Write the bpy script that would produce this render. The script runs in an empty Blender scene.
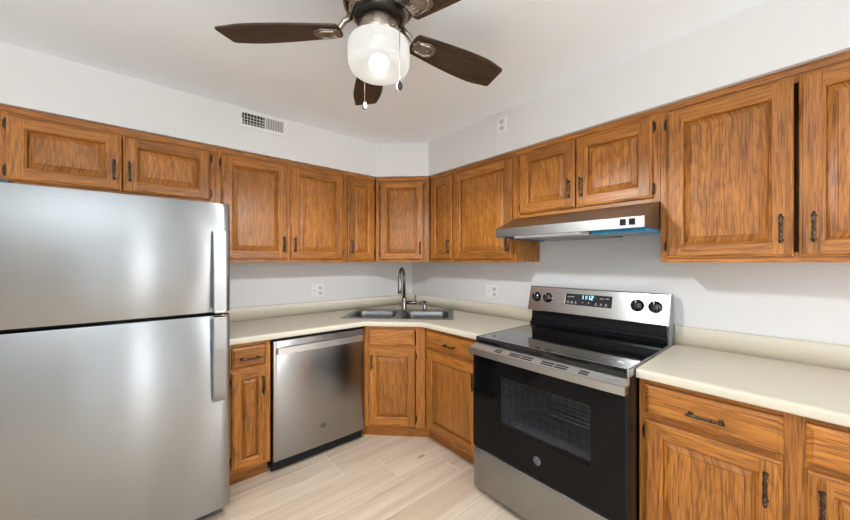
import bpy, bmesh, math, random
from mathutils import Matrix, Vector
R = math.radians
rng = random.Random(7)
scn = bpy.context.scene
COL = scn.collection

# ------------------------------------------------------------------ camera
cam_d = bpy.data.cameras.new('camera'); cam = bpy.data.objects.new('camera', cam_d); COL.objects.link(cam)
cam.location = (-2.222, -2.8315, 1.3622)
cam.rotation_euler = (R(90), 0, -R(40.465))
cam_d.sensor_width = 36.0; cam_d.lens = 326.95 / 850 * 36.0
cam_d.shift_y = 2.17 / 850
cam_d.clip_start = 0.02
scn.camera = cam

# ------------------------------------------------------------------ world, lights, exposure
w = bpy.data.worlds.new('world'); scn.world = w; w.use_nodes = True
w.node_tree.nodes['Background'].inputs[0].default_value = (0.80, 0.90, 1.0, 1)
w.node_tree.nodes['Background'].inputs[1].default_value = 0.35

def area(name, loc, rot, sx, sy, power, color=(1, 1, 1)):
    d = bpy.data.lights.new(name, 'AREA'); d.shape = 'RECTANGLE'; d.size = sx; d.size_y = sy
    d.energy = power; d.color = color
    o = bpy.data.objects.new(name, d); COL.objects.link(o); o.location = loc; o.rotation_euler = rot
    return o
# daylight through the patio door behind the camera, through the side window, and an added uplight that brightens the ceiling
area('daylight_patio', (-2.20, -5.52, 1.05), (R(90), 0, 0), 0.30, 1.95, 7.5, (0.90, 0.96, 1.0))
area('daylight_curtain', (-2.77, -5.52, 1.05), (R(90), 0, 0), 0.62, 1.95, 3.2, (0.90, 0.96, 1.0))
area('daylight_curtain', (-1.72, -5.52, 1.05), (R(90), 0, 0), 0.40, 1.95, 2.2, (0.90, 0.96, 1.0))
area('daylight_window', (-4.72, -3.1, 1.22), (0, -R(90), 0), 1.45, 1.9, 24, (0.88, 0.95, 1.0))
area('added_bounce_uplight', (-2.75, -3.05, 1.80), (R(180), 0, 0), 0.7, 0.7, 28, (0.83, 0.94, 1.0))
FAN = (-1.5825, -1.826)
area('added_back_fill', (-0.70, -5.52, 1.40), (R(90), 0, 0), 1.0, 1.2, 34, (0.90, 0.95, 1.0))  # invented source behind the camera, added to brighten the left wall
pl = bpy.data.lights.new('fan_bulb_light', 'SPOT'); pl.spot_size = R(176); pl.spot_blend = 0.25; pl.energy = 36; pl.shadow_soft_size = 0.04; pl.color = (0.93, 0.97, 1.0)
plo = bpy.data.objects.new('fan_bulb_light', pl); COL.objects.link(plo); plo.location = (FAN[0], FAN[1], 1.998)

scn.view_settings.view_transform = 'Standard'; scn.view_settings.look = 'None'
scn.view_settings.gamma = 1.0; scn.view_settings.use_curve_mapping = False
scn.view_settings.exposure = 0.58
scn.cycles.use_denoising = True
scn.cycles.max_bounces = 10; scn.cycles.diffuse_bounces = 6; scn.cycles.glossy_bounces = 5
scn.cycles.transparent_max_bounces = 10
scn.cycles.sample_clamp_indirect = 6.0
scn.cycles.caustics_reflective = False; scn.cycles.caustics_refractive = False

# ------------------------------------------------------------------ materials
class NT:
    def __init__(self, name):
        self.m = bpy.data.materials.new(name); self.m.use_nodes = True
        self.t = self.m.node_tree; self.p = self.t.nodes['Principled BSDF']; self.out = self.t.nodes['Material Output']
    def n(self, typ, **kw):
        nd = self.t.nodes.new(typ)
        for k, v in kw.items(): setattr(nd, k, v)
        return nd
    def link(self, a, b): self.t.links.new(a, b)
    def val(self, sock, v):
        if isinstance(v, (int, float, tuple)): sock.default_value = v
        else: self.link(v, sock)
    def math(self, op, a, b=0.0, c=0.0):
        nd = self.n('ShaderNodeMath', operation=op)
        for i, v in enumerate((a, b, c)): self.val(nd.inputs[i], v)
        return nd.outputs[0]
    def comb(self, x, y, z):
        nd = self.n('ShaderNodeCombineXYZ')
        for i, v in enumerate((x, y, z)): self.val(nd.inputs[i], v)
        return nd.outputs[0]
    def noise(self, vec, scale=1.0, detail=2.0, rough=0.5):
        nd = self.n('ShaderNodeTexNoise'); self.link(vec, nd.inputs['Vector'])
        nd.inputs['Scale'].default_value = scale; nd.inputs['Detail'].default_value = detail; nd.inputs['Roughness'].default_value = rough
        return nd.outputs['Fac']
    def ramp(self, fac, stops):
        nd = self.n('ShaderNodeValToRGB'); self.link(fac, nd.inputs[0]); e = nd.color_ramp.elements
        while len(e) < len(stops): e.new(0.5)
        for el, (p, c) in zip(e, stops):
            el.position = p; el.color = (c, c, c, 1) if isinstance(c, (int, float)) else (*c, 1)
        return nd.outputs[0]
    def mix(self, fac, a, b, mode='MIX'):
        nd = self.n('ShaderNodeMix', data_type='RGBA', blend_type=mode)
        self.val(nd.inputs[0], fac)
        self.val(nd.inputs[6], (*a, 1) if isinstance(a, tuple) else a)
        self.val(nd.inputs[7], (*b, 1) if isinstance(b, tuple) else b)
        return nd.outputs[2]
    def set(self, **kw):
        for k, v in kw.items():
            s = self.p.inputs[k.replace('_', ' ')]
            if isinstance(v, tuple) and len(v) == 3: v = (*v, 1)
            self.val(s, v)
        return self
    def bump(self, h, strength=0.2, dist=0.001):
        nd = self.n('ShaderNodeBump'); nd.inputs['Strength'].default_value = strength; nd.inputs['Distance'].default_value = dist
        self.link(h, nd.inputs['Height']); self.link(nd.outputs[0], self.p.inputs['Normal'])
    def obj(self): return self.n('ShaderNodeTexCoord').outputs['Object']
    def sep(self, v):
        nd = self.n('ShaderNodeSeparateXYZ'); self.link(v, nd.inputs[0]); return nd.outputs

def simple(name, col, rough=0.5, metal=0.0, **kw):
    t = NT(name); t.set(Base_Color=col, Roughness=rough, Metallic=metal)
    if kw: t.set(**kw)
    return t.m

def wood(name, light, mid, dark, rough, freq=70.0, pore=0.55, coat=0.1):
    t = NT(name)
    at = t.n('ShaderNodeAttribute', attribute_name='grain')
    a, b, s = t.sep(at.outputs['Vector'])
    warp = t.noise(t.comb(t.math('MULTIPLY', a, 7.0), t.math('MULTIPLY', b, 1.6), s), 1.0, 2.0)
    warp2 = t.noise(t.comb(t.math('MULTIPLY', a, 30.0), t.math('MULTIPLY', b, 7.0), s), 1.0, 2.0)
    aw = t.math('ADD', a, t.math('MULTIPLY', t.math('SUBTRACT', warp, 0.5), 0.055))
    aw = t.math('ADD', aw, t.math('MULTIPLY', t.math('SUBTRACT', warp2, 0.5), 0.008))
    bb = t.math('MULTIPLY', b, 0.13)
    r = t.math('SQRT', t.math('ADD', t.math('MULTIPLY', aw, aw), t.math('MULTIPLY', bb, bb)))
    vary = t.noise(t.comb(t.math('MULTIPLY', a, 9.0), t.math('MULTIPLY', b, 0.25), t.math('ADD', s, 9.0)), 1.0, 1.0)
    ring = t.math('FRACT', t.math('MULTIPLY', r, t.math('MULTIPLY', freq, t.math('ADD', 0.80, t.math('MULTIPLY', vary, 0.4)))))
    ringv = t.ramp(ring, [(0.0, 0.9), (0.10, 0.62), (0.35, 0.2), (0.80, 0.05), (0.97, 0.45), (1.0, 0.9)])
    streak = t.noise(t.comb(t.math('MULTIPLY', a, 60.0), t.math('MULTIPLY', b, 2.2), s), 1.0, 3.0, 0.6)
    por = t.noise(t.comb(t.math('MULTIPLY', a, 250.0), t.math('MULTIPLY', b, 8.0), s), 1.0, 2.0, 0.6)
    porv = t.ramp(por, [(0.0, 1.0), (0.40, 0.85), (0.52, 0.0), (1.0, 0.0)])
    tone = t.noise(t.comb(t.math('MULTIPLY', a, 5.0), t.math('MULTIPLY', b, 0.9), t.math('MULTIPLY', s, 3.1)), 1.0, 2.0)
    base = t.mix(t.ramp(streak, [(0.25, 1.0), (0.75, 0.0)]), light, mid)
    c = t.mix(t.math('MULTIPLY', ringv, t.math('ADD', 0.06, t.math('MULTIPLY', tone, 0.50))), base, dark)
    c = t.mix(t.math('MULTIPLY', porv, pore), c, dark)
    wn = t.n('ShaderNodeTexWhiteNoise', noise_dimensions='1D'); t.link(s, wn.inputs['W'])
    br = t.math('ADD', t.math('MULTIPLY', wn.outputs['Value'], 0.34), t.math('ADD', 0.44, t.math('MULTIPLY', tone, 0.78)))
    hs = t.n('ShaderNodeHueSaturation'); t.link(c, hs.inputs['Color']); t.link(br, hs.inputs['Value'])
    t.link(hs.outputs[0], t.p.inputs['Base Color'])
    t.set(Roughness=rough, Coat_Weight=coat, Coat_Roughness=0.25, Specular_IOR_Level=0.34)
    t.bump(t.math('MULTIPLY', t.math('ADD', porv, ringv), -1.0), 0.12, 0.0006)
    return t.m

OAK = wood('oak', (0.56, 0.222, 0.043), (0.345, 0.117, 0.0195), (0.075, 0.020, 0.004), 0.36, 88.0, 0.66, 0.0)
WALNUT = wood('walnut_blade', (0.085, 0.049, 0.027), (0.030, 0.017, 0.011), (0.006, 0.004, 0.003), 0.45, 45.0, 0.6, 0.0)

def paint(name, col, rough=0.75, scale=260.0, st=0.08):
    t = NT(name); t.set(Base_Color=col, Roughness=rough)
    t.bump(t.noise(t.obj(), scale, 2.0), st, 0.0008); return t.m
WALL = paint('wall_paint', (0.712, 0.697, 0.682))
CEIL = paint('ceiling_paint', (0.865, 0.905, 0.945), 0.85)
WHITE = simple('white_plastic', (0.80, 0.795, 0.78), 0.35)
WHITEV = simple('white_enamel', (0.76, 0.74, 0.72), 0.4)
PLATE = simple('plate_plastic', (0.80, 0.79, 0.775), 0.35)
RECEP = simple('receptacle_plastic', (0.58, 0.57, 0.55), 0.4)
SLOT = simple('dark_slot', (0.02, 0.02, 0.02), 0.6)
DUCT = simple('duct_interior', (0.025, 0.023, 0.02), 0.8)

def laminate():
    t = NT('laminate'); o = t.obj()
    f = t.noise(o, 420.0, 2.0, 0.7); g = t.noise(o, 6.0, 2.0)
    c = t.mix(t.ramp(f, [(0.35, 0.0), (0.65, 1.0)]), (0.605, 0.55, 0.435), (0.665, 0.61, 0.49))
    c = t.mix(t.math('MULTIPLY', g, 0.25), c, (0.60, 0.535, 0.415))
    t.link(c, t.p.inputs['Base Color']); t.set(Roughness=0.38); return t.m
LAM = laminate()

def steel(name, base=0.60, rough=0.26, aniso=0.75, axis='Z', stretch=(3.0, 3.0, 900.0), rot=0.25, tint=(1.0, 0.985, 0.96)):
    t = NT(name); x, y, z = t.sep(t.obj())
    v = t.comb(t.math('MULTIPLY', x, stretch[0]), t.math('MULTIPLY', y, stretch[1]), t.math('MULTIPLY', z, stretch[2]))
    f = t.noise(v, 1.0, 2.0)
    t.set(Metallic=1.0, Base_Color=(base * tint[0], base * tint[1], base * tint[2]), Anisotropic=aniso, Anisotropic_Rotation=rot)
    t.link(t.math('ADD', rough - 0.04, t.math('MULTIPLY', f, 0.08)), t.p.inputs['Roughness'])
    tg = t.n('ShaderNodeTangent', direction_type='RADIAL', axis=axis); t.link(tg.outputs[0], t.p.inputs['Tangent'])
    t.bump(f, 0.10, 0.0003)
    return t.m
STEEL = steel('brushed_steel', 0.33, 0.25, 0.97, tint=(0.99, 0.99, 0.985))
STEELH = steel('brushed_steel_handle', 0.46, 0.34, 0.3)
STEELR = steel('fridge_handle_steel', 0.32, 0.36, 0.3)
STEELF = steel('hood_band_steel', 0.33, 0.44, 0.3)
STEELB = steel('satin_band', 0.72, 0.46, 0.0)
STEELS = steel('sink_steel', 0.21, 0.30, 0.0)
STEELD = steel('dishwasher_steel', 0.34, 0.22, 0.93)
NICKEL = simple('satin_nickel', (0.50, 0.44, 0.37), 0.28, 1.0)
PEWTER = simple('fan_pewter', (0.30, 0.24, 0.19), 0.34, 1.0)
FAUC = simple('faucet_nickel', (0.24, 0.225, 0.205), 0.27, 1.0)
CHROME = simple('bright_trim', (0.75, 0.75, 0.74), 0.12, 1.0)
BLACKG = simple('black_glass', (0.006, 0.006, 0.007), 0.06, 0.0, Coat_Weight=0.5, Coat_Roughness=0.03)
DOORG = simple('oven_door_glass', (0.004, 0.004, 0.0045), 0.06, Specular_IOR_Level=0.16)
BLACKE = simple('black_enamel', (0.008, 0.008, 0.009), 0.22, Specular_IOR_Level=0.3)
BLACKP = simple('black_plastic', (0.007, 0.007, 0.008), 0.5, Specular_IOR_Level=0.25)
DARKG = simple('dark_grey_case', (0.06, 0.06, 0.063), 0.5)
GREYI = simple('oven_cavity', (0.60, 0.60, 0.62), 0.5)
RACK = simple('oven_rack_wire', (0.65, 0.65, 0.66), 0.3, 1.0)
FILM = simple('blue_film', (0.016, 0.21, 0.40), 0.18)
FILMG = simple('blue_grey_film', (0.13, 0.22, 0.32), 0.3)
MARK = simple('printed_grey', (0.42, 0.42, 0.43), 0.5)
PRINTW = simple('printed_white', (0.85, 0.85, 0.85), 0.5)
BURN = simple('burner_print', (0.07, 0.07, 0.075), 0.25)

def bronze():
    t = NT('antique_bronze'); f = t.noise(t.obj(), 140.0, 2.0)
    t.link(t.mix(t.ramp(f, [(0.42, 0.0), (0.66, 1.0)]), (0.035, 0.025, 0.019), (0.15, 0.11, 0.07)), t.p.inputs['Base Color'])
    t.set(Metallic=0.85, Roughness=0.33); return t.m
BRONZE = bronze()
HINGE = simple('hinge_bronze', (0.05, 0.036, 0.025), 0.34, 0.8)

def emit(name, col, st):
    t = NT(name); t.set(Base_Color=(0.02, 0.02, 0.02)); t.set(Emission_Color=col, Emission_Strength=st); return t.m
DIGIT = emit('clock_digits', (0.35, 0.75, 1.0), 2.2)
BULB = emit('bulb', (1.0, 0.95, 0.88), 3.0)
LEDS = simple('lens_plastic', (0.85, 0.86, 0.86), 0.2)

def frosted():
    t = NT('frosted_glass')
    t.set(Base_Color=(0.50, 0.50, 0.485), Roughness=0.18, Emission_Color=(1.0, 0.98, 0.93), Emission_Strength=0.42)
    tr = t.n('ShaderNodeBsdfTransparent'); tr.inputs[0].default_value = (1, 0.98, 0.95, 1)
    tl = t.n('ShaderNodeBsdfTranslucent'); tl.inputs[0].default_value = (0.50, 0.50, 0.48, 1)
    m1 = t.n('ShaderNodeMixShader'); m1.inputs[0].default_value = 0.40
    t.link(t.p.outputs[0], m1.inputs[1]); t.link(tl.outputs[0], m1.inputs[2])
    m2 = t.n('ShaderNodeMixShader'); m2.inputs[0].default_value = 0.20
    t.link(m1.outputs[0], m2.inputs[1]); t.link(tr.outputs[0], m2.inputs[2])
    t.link(m2.outputs[0], t.out.inputs['Surface']); return t.m
FROST = frosted()

def oven_pane():
    t = NT('oven_window_glass'); t.set(Base_Color=(0.02, 0.02, 0.022), Roughness=0.07)
    x, y, z = t.sep(t.obj())
    tr = t.n('ShaderNodeBsdfTransparent'); tr.inputs[0].default_value = (0.72, 0.72, 0.74, 1)
    vo = t.n('ShaderNodeTexVoronoi'); t.link(t.comb(x, 0.0, z), vo.inputs['Vector']); vo.inputs['Scale'].default_value = 26.0; vo.inputs['Randomness'].default_value = 0.1
    fac = t.ramp(vo.outputs['Distance'], [(0.2, 0.86), (0.6, 0.70)])
    mx = t.n('ShaderNodeMixShader'); t.link(fac, mx.inputs[0])
    t.link(t.p.outputs[0], mx.inputs[1]); t.link(tr.outputs[0], mx.inputs[2]); t.link(mx.outputs[0], t.out.inputs['Surface'])
    return t.m
PANE = oven_pane()

def planks():
    t = NT('floor_planks'); x, y, z = t.sep(t.obj())
    W, L = 0.232, 1.9
    rowf = t.math('DIVIDE', t.math('ADD', y, 0.675 + W * 40), W)
    row = t.math('FLOOR', rowf); fy = t.math('FRACT', rowf)
    wn = t.n('ShaderNodeTexWhiteNoise', noise_dimensions='1D'); t.link(row, wn.inputs['W'])
    xf = t.math('ADD', t.math('DIVIDE', t.math('ADD', x, 20.0), L), t.math('MULTIPLY', t.math('FLOOR', t.math('MULTIPLY', wn.outputs['Value'], 7.0)), 0.137))
    colm = t.math('FLOOR', xf); fx = t.math('FRACT', xf)
    pid = t.math('ADD', t.math('MULTIPLY', row, 7.13), t.math('MULTIPLY', colm, 3.77))
    wp = t.n('ShaderNodeTexWhiteNoise', noise_dimensions='1D'); t.link(pid, wp.inputs['W'])
    dy = t.math('MULTIPLY', t.math('MINIMUM', fy, t.math('SUBTRACT', 1.0, fy)), W)
    dx = t.math('MULTIPLY', t.math('MINIMUM', fx, t.math('SUBTRACT', 1.0, fx)), L)
    d = t.math('MINIMUM', dx, dy)
    seam = t.ramp(t.math('MULTIPLY', d, 100.0), [(0.0, 1.0), (0.16, 1.0), (0.30, 0.0)])
    g1 = t.noise(t.comb(t.math('MULTIPLY', x, 0.9), t.math('MULTIPLY', y, 13.0), pid), 1.0, 4.0, 0.6)
    g2 = t.noise(t.comb(t.math('MULTIPLY', x, 2.5), t.math('MULTIPLY', y, 70.0), pid), 1.0, 3.0, 0.6)
    kn = t.n('ShaderNodeTexVoronoi'); t.link(t.comb(t.math('MULTIPLY', x, 2.2), t.math('MULTIPLY', y, 6.0), pid), kn.inputs['Vector']); kn.inputs['Scale'].default_value = 1.0
    knv = t.ramp(kn.outputs['Distance'], [(0.0, 1.0), (0.055, 0.8), (0.095, 0.0)])
    c = t.mix(t.ramp(g1, [(0.36, 1.0), (0.60, 0.0)]), (0.83, 0.685, 0.525), (0.70, 0.54, 0.39))
    c = t.mix(t.math('MULTIPLY', t.ramp(g2, [(0.30, 1.0), (0.55, 0.0)]), 0.35), c, (0.60, 0.45, 0.32))
    streakm = t.ramp(t.noise(t.comb(t.math('MULTIPLY', x, 1.1), t.math('MULTIPLY', y, 22.0), t.math('ADD', pid, 3.3)), 1.0, 2.0), [(0.64, 0.0), (0.74, 0.50)])
    c = t.mix(streakm, c, (0.47, 0.34, 0.24))
    c = t.mix(t.math('MULTIPLY', knv, 0.7), c, (0.20, 0.12, 0.08))
    hs = t.n('ShaderNodeHueSaturation'); t.link(c, hs.inputs['Color'])
    t.link(t.math('ADD', 0.93, t.math('MULTIPLY', wp.outputs['Value'], 0.14)), hs.inputs['Value'])
    c = t.mix(t.math('MULTIPLY', seam, 0.9), hs.outputs[0], (0.92, 0.84, 0.72))
    t.link(c, t.p.inputs['Base Color']); t.set(Roughness=0.40)
    t.bump(t.math('MULTIPLY', seam, -1.0), 0.25, 0.0008)
    return t.m
FLOOR = planks()

# ------------------------------------------------------------------ mesh builder
def board(mode, cath=None):
    """grain mapping for one board: v runs along z, h along x, d along y"""
    seed = rng.uniform(0, 50)
    if cath is None: a0 = rng.choice((-1, 1)) * rng.uniform(0.14, 0.5); ca = 0
    else: a0 = rng.uniform(-0.025, 0.025); ca = cath
    return (mode, a0, rng.uniform(0.05, 0.35) if cath is None else rng.uniform(-0.05, 0.2), seed, ca)

class MB:
    def __init__(self):
        self.bm = bmesh.new(); self.bm.loops.layers.float_vector.new('grain')
    def _t(self):
        b = bmesh.new(); b.loops.layers.float_vector.new('grain'); return b
    def _merge(self, b, mat=0, grain=None, smooth=False, M=None):
        lay = b.loops.layers.float_vector['grain']
        for f in b.faces:
            f.material_index = mat; f.smooth = smooth
            if grain:
                mode, a0, b0, s, ca = grain
                for l in f.loops:
                    x, y, z = l.vert.co
                    if mode == 'v': l[lay] = (x + y - ca + a0, z + b0, s)
                    elif mode == 'h': l[lay] = (z + y - ca + a0, x + b0, s)
                    elif mode == 'd': l[lay] = (x + z - ca + a0, y + b0, s)
                    else: l[lay] = (y - ca + a0, x + b0, s)
        if M is not None: b.transform(M)
        me = bpy.data.meshes.new('tmp'); b.to_mesh(me); b.free()
        self.bm.from_mesh(me); bpy.data.meshes.remove(me)
        return self
    def box(self, x0, x1, y0, y1, z0, z1, mat=0, bev=0.0, seg=2, grain=None, M=None, smooth=False):
        b = self._t()
        bmesh.ops.create_cube(b, size=1.0)
        for v in b.verts:
            v.co = ((x0 + x1) / 2 + v.co.x * (x1 - x0), (y0 + y1) / 2 + v.co.y * (y1 - y0), (z0 + z1) / 2 + v.co.z * (z1 - z0))
        if bev: bmesh.ops.bevel(b, geom=list(b.edges), offset=bev, segments=seg, affect='EDGES', profile=0.5)
        return self._merge(b, mat, grain, smooth, M)
    def prism(self, poly, z0, z1, mat=0, grain=None, axis='z', M=None, bev=0.0, smooth=False):
        """poly in (x,y) pushed along z; axis 'x': poly is (y,z) pushed along x; axis 'y': poly is (x,z) pushed along y"""
        b = self._t()
        def P(p, t):
            return {'z': (p[0], p[1], t), 'x': (t, p[0], p[1]), 'y': (p[0], t, p[1])}[axis]
        lo = [b.verts.new(P(p, z0)) for p in poly]; hi = [b.verts.new(P(p, z1)) for p in poly]
        n = len(poly)
        b.faces.new(lo); b.faces.new(hi)
        for i in range(n): b.faces.new((lo[i], lo[(i + 1) % n], hi[(i + 1) % n], hi[i]))
        bmesh.ops.recalc_face_normals(b, faces=list(b.faces))
        if bev: bmesh.ops.bevel(b, geom=list(b.edges), offset=bev, segments=2, affect='EDGES', profile=0.5)
        return self._merge(b, mat, grain, smooth, M)
    def lathe(self, prof, seg=32, mat=0, M=None, smooth=True, close=True, grain=None):
        """prof: list of (radius, z)"""
        b = self._t(); rings = []
        for r, z in prof:
            if r < 1e-6: rings.append([b.verts.new((0, 0, z))])
            else: rings.append([b.verts.new((r * math.cos(2 * math.pi * k / seg), r * math.sin(2 * math.pi * k / seg), z)) for k in range(seg)])
        for A, B in zip(rings, rings[1:]):
            for k in range(seg):
                k2 = (k + 1) % seg
                if len(A) == 1 and len(B) == 1: continue
                if len(A) == 1: b.faces.new((A[0], B[k2], B[k]))
                elif len(B) == 1: b.faces.new((A[k], A[k2], B[0]))
                else: b.faces.new((A[k], A[k2], B[k2], B[k]))
        if close:
            for A in (rings[0], rings[-1]):
                if len(A) > 1: b.faces.new(A)
        bmesh.ops.recalc_face_normals(b, faces=list(b.faces))
        return self._merge(b, mat, grain, smooth, M)
    def cyl(self, p0, p1, r0, r1=None, seg=20, mat=0, smooth=True):
        r1 = r0 if r1 is None else r1
        p0 = Vector(p0); p1 = Vector(p1); d = p1 - p0
        M = Matrix.Translation(p0) @ d.to_track_quat('Z', 'Y').to_matrix().to_4x4()
        e = min(r0, r1, d.length / 2) * 0.18
        return self.lathe([(0, 0), (r0 - e, 0), (r0, e), (r1, d.length - e), (r1 - e, d.length), (0, d.length)], seg, mat, M, smooth)
    def tube(self, pts, r, seg=12, mat=0, close=False):
        b = self._t(); pts = [Vector(p) for p in pts]; n = len(pts); rings = []
        rr = r if isinstance(r, (list, tuple)) else [r] * n
        prev = None
        for i, p in enumerate(pts):
            if close: t = pts[(i + 1) % n] - pts[i - 1]
            else: t = pts[min(i + 1, n - 1)] - pts[max(i - 1, 0)]
            t.normalize()
            if prev is None:
                u = t.orthogonal().normalized()
            else:
                u = (prev - t * prev.dot(t)).normalized()
            prev = u; v = t.cross(u)
            rings.append([b.verts.new(p + (u * math.cos(2 * math.pi * k / seg) + v * math.sin(2 * math.pi * k / seg)) * rr[i]) for k in range(seg)])
        m = n if close else n - 1
        for i in range(m):
            A = rings[i]; B = rings[(i + 1) % n]
            for k in range(seg): b.faces.new((A[k], A[(k + 1) % seg], B[(k + 1) % seg], B[k]))
        if not close:
            b.faces.new(rings[0]); b.faces.new(rings[-1])
        bmesh.ops.recalc_face_normals(b, faces=list(b.faces))
        return self._merge(b, mat, None, True)
    def quads(self, qs, mat=0, grain=None, smooth=False, M=None):
        b = self._t(); vs = {}
        def V(p):
            k = tuple(round(c, 6) for c in p)
            if k not in vs: vs[k] = b.verts.new(p)
            return vs[k]
        for q in qs: b.faces.new([V(p) for p in q])
        return self._merge(b, mat, grain, smooth, M)
    def build(self, name, mats, parent=None, loc=(0, 0, 0), rot=(0, 0, 0)):
        me = bpy.data.meshes.new(name); self.bm.to_mesh(me); self.bm.free()
        for m in (mats if isinstance(mats, (list, tuple)) else [mats]): me.materials.append(m)
        return link(name, me, parent, loc, rot)

def link(name, me, parent=None, loc=(0, 0, 0), rot=(0, 0, 0)):
    o = bpy.data.objects.new(name, me); COL.objects.link(o)
    if parent is not None: o.parent = parent
    o.location = loc; o.rotation_euler = rot
    return o

def tag(o, label, cat, group=None):
    o['label'] = label; o['category'] = cat
    if group: o['group'] = group
    return o
def struct(o, label=None):
    o['kind'] = 'structure'
    if label: o['label'] = label
    return o
def root(name, wall, s, label, cat, z=0.0, group=None):
    """Empty on a wall line: local x runs to the viewer's right along the wall, local -y points into the room"""
    o = bpy.data.objects.new(name, None); COL.objects.link(o); o.empty_display_size = 0.1
    if wall == 'L': o.location = (s, 0, z)
    elif wall == 'R': o.location = (0, s, z); o.rotation_euler = (0, 0, -R(90))
    else: o.location = (0, 0, z); o.rotation_euler = (0, 0, -R(45))
    return tag(o, label, cat, group)

# ------------------------------------------------------------------ the setting
H = 2.4105
XB, YB = -4.6, -5.4                                        # the far ends of the room behind the camera
MB().box(XB - .1, 0.1, YB - .1, 0.1, -0.06, 0).build('floor', FLOOR)['kind'] = 'structure'
MB().box(XB - .1, 0.1, YB - .1, 0.1, H, H + 0.06).build('ceiling', CEIL)['kind'] = 'structure'
struct(MB().box(XB - .1, 0.1, 0.0, 0.1, 0, H).build('wall_left', WALL))
struct(MB().box(0.0, 0.1, YB, 0.0, 0, H).build('wall_right', WALL))
b = MB()                                                   # wall behind the camera with the patio door opening
b.box(XB, -3.1, YB - .1, YB, 0, H); b.box(-1.5, -1.25, YB - .1, YB, 0, H); b.box(-0.15, 0, YB - .1, YB, 0, H); b.box(-1.25, -0.15, YB - .1, YB, 0, 0.75); b.box(-1.25, -0.15, YB - .1, YB, 2.05, H); b.box(-3.1, -1.5, YB - .1, YB, 2.12, H)
struct(b.build('wall_back', WALL))
b = MB()
b.box(XB - .1, XB, YB, -4.05, 0, H); b.box(XB - .1, XB, -2.15, 0, 0, H); b.box(XB - .1, XB, -4.05, -2.15, 2.0, H)
struct(b.build('wall_side', WALL))
b = MB()
for x0, x1 in ((-3.1, -3.04), (-2.47, -2.42), (-1.98, -1.93), (-1.56, -1.5)): b.box(x0, x1, YB - .08, YB - .02, 0.0, 2.12, bev=.004)
for z0, z1 in ((0.0, 0.09), (1.05, 1.10), (2.06, 2.12)): b.box(-3.04, -1.56, YB - .075, YB - .025, z0, z1, bev=.004)
struct(b.build('door_1', WHITEV))
b = MB()  # invented window frame, made to go with the added back light
for x0, x1 in ((-1.25, -1.19), (-0.72, -0.68), (-0.21, -0.15)): b.box(x0, x1, YB - .08, YB - .02, 0.75, 2.05, bev=.004)
for z0, z1 in ((0.75, 0.81), (1.99, 2.05)): b.box(-1.19, -0.21, YB - .075, YB - .025, z0, z1, bev=.004)
struct(b.build('added_window_1', WHITEV))
b = MB()
for y0, y1 in ((-4.05, -4.0), (-3.125, -3.075), (-2.2, -2.15)): b.box(XB - .08, XB - .02, y0, y1, 0, 2.0, bev=.004)
for z0, z1 in ((0.0, 0.06), (1.94, 2.0)): b.box(XB - .075, XB - .025, -4.0, -2.2, z0, z1, bev=.004)
struct(b.build('door_2', WHITEV))
# dropped soffit over the wall cabinets, cut across the corner
ZS = 2.120
SL, SR, DX, DY = 0.3414, 0.3355, -0.6731, -0.6665
struct(MB().prism([(XB, 0), (XB, -SL), (DX, -SL), (-SR, DY), (-SR, YB), (0, YB), (0, 0)], ZS, H).build('wall_soffit', WALL))

# ------------------------------------------------------------------ pulls and hinges (shared meshes)
def pull_mesh():
    b = MB()
    L = 0.058
    half = [(0.0, 0.0072), (0.004, 0.0074), (0.006, 0.0052), (0.009, 0.0050), (0.012, 0.0064), (0.020, 0.0078), (0.028, 0.0070),
            (0.036, 0.0050), (0.040, 0.0048), (0.042, 0.0068), (0.046, 0.0070), (0.048, 0.0052), (0.053, 0.0058), (0.056, 0.0044), (L, 0.0)]
    prof = [(r, -z) for z, r in reversed(half)] + [(r, z) for z, r in half[1:]]
    b.lathe([(r * 0.86, z) for r, z in prof], 12, M=Matrix.Translation((0, -0.026, 0)))
    for s in (-1, 1):
        b.cyl((0, 0.0, s * 0.044), (0, -0.026, s * 0.044), 0.0052, 0.0042, 10)
        b.cyl((0, 0.0, s * 0.044), (0, -0.004, s * 0.044), 0.0085, 0.007, 12)
    me = bpy.data.meshes.new('handle'); b.bm.to_mesh(me); b.bm.free(); me.materials.append(BRONZE); return me
PULL = pull_mesh()
def hinge_mesh():
    b = MB()
    b.cyl((0, -0.006, -0.021), (0, -0.006, 0.021), 0.0052, seg=12)
    for z in (-0.0245, 0.0245): b.lathe([(0, -0.004), (0.004, -0.002), (0.0045, 0), (0.004, 0.002), (0, 0.004)], 10, M=Matrix.Translation((0, -0.006, z)))
    b.box(-0.0095, 0.0, -0.0035, 0.0, -0.018, 0.017, bev=.0008)
    me = bpy.data.meshes.new('hinge'); b.bm.to_mesh(me); b.bm.free(); me.materials.append(HINGE); return me
HING = hinge_mesh()

# ------------------------------------------------------------------ cabinet fronts
def loop(x0, x1, z0, z1, i, y):
    return [(x0 + i, y, z0 + i), (x1 - i, y, z0 + i), (x1 - i, y, z1 - i), (x0 + i, y, z1 - i)]
def ring_quads(A, B):      # four sides between two rectangles: bottom, right, top, left
    return [(A[k], A[(k + 1) % 4], B[(k + 1) % 4], B[k]) for k in range(4)]

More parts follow.
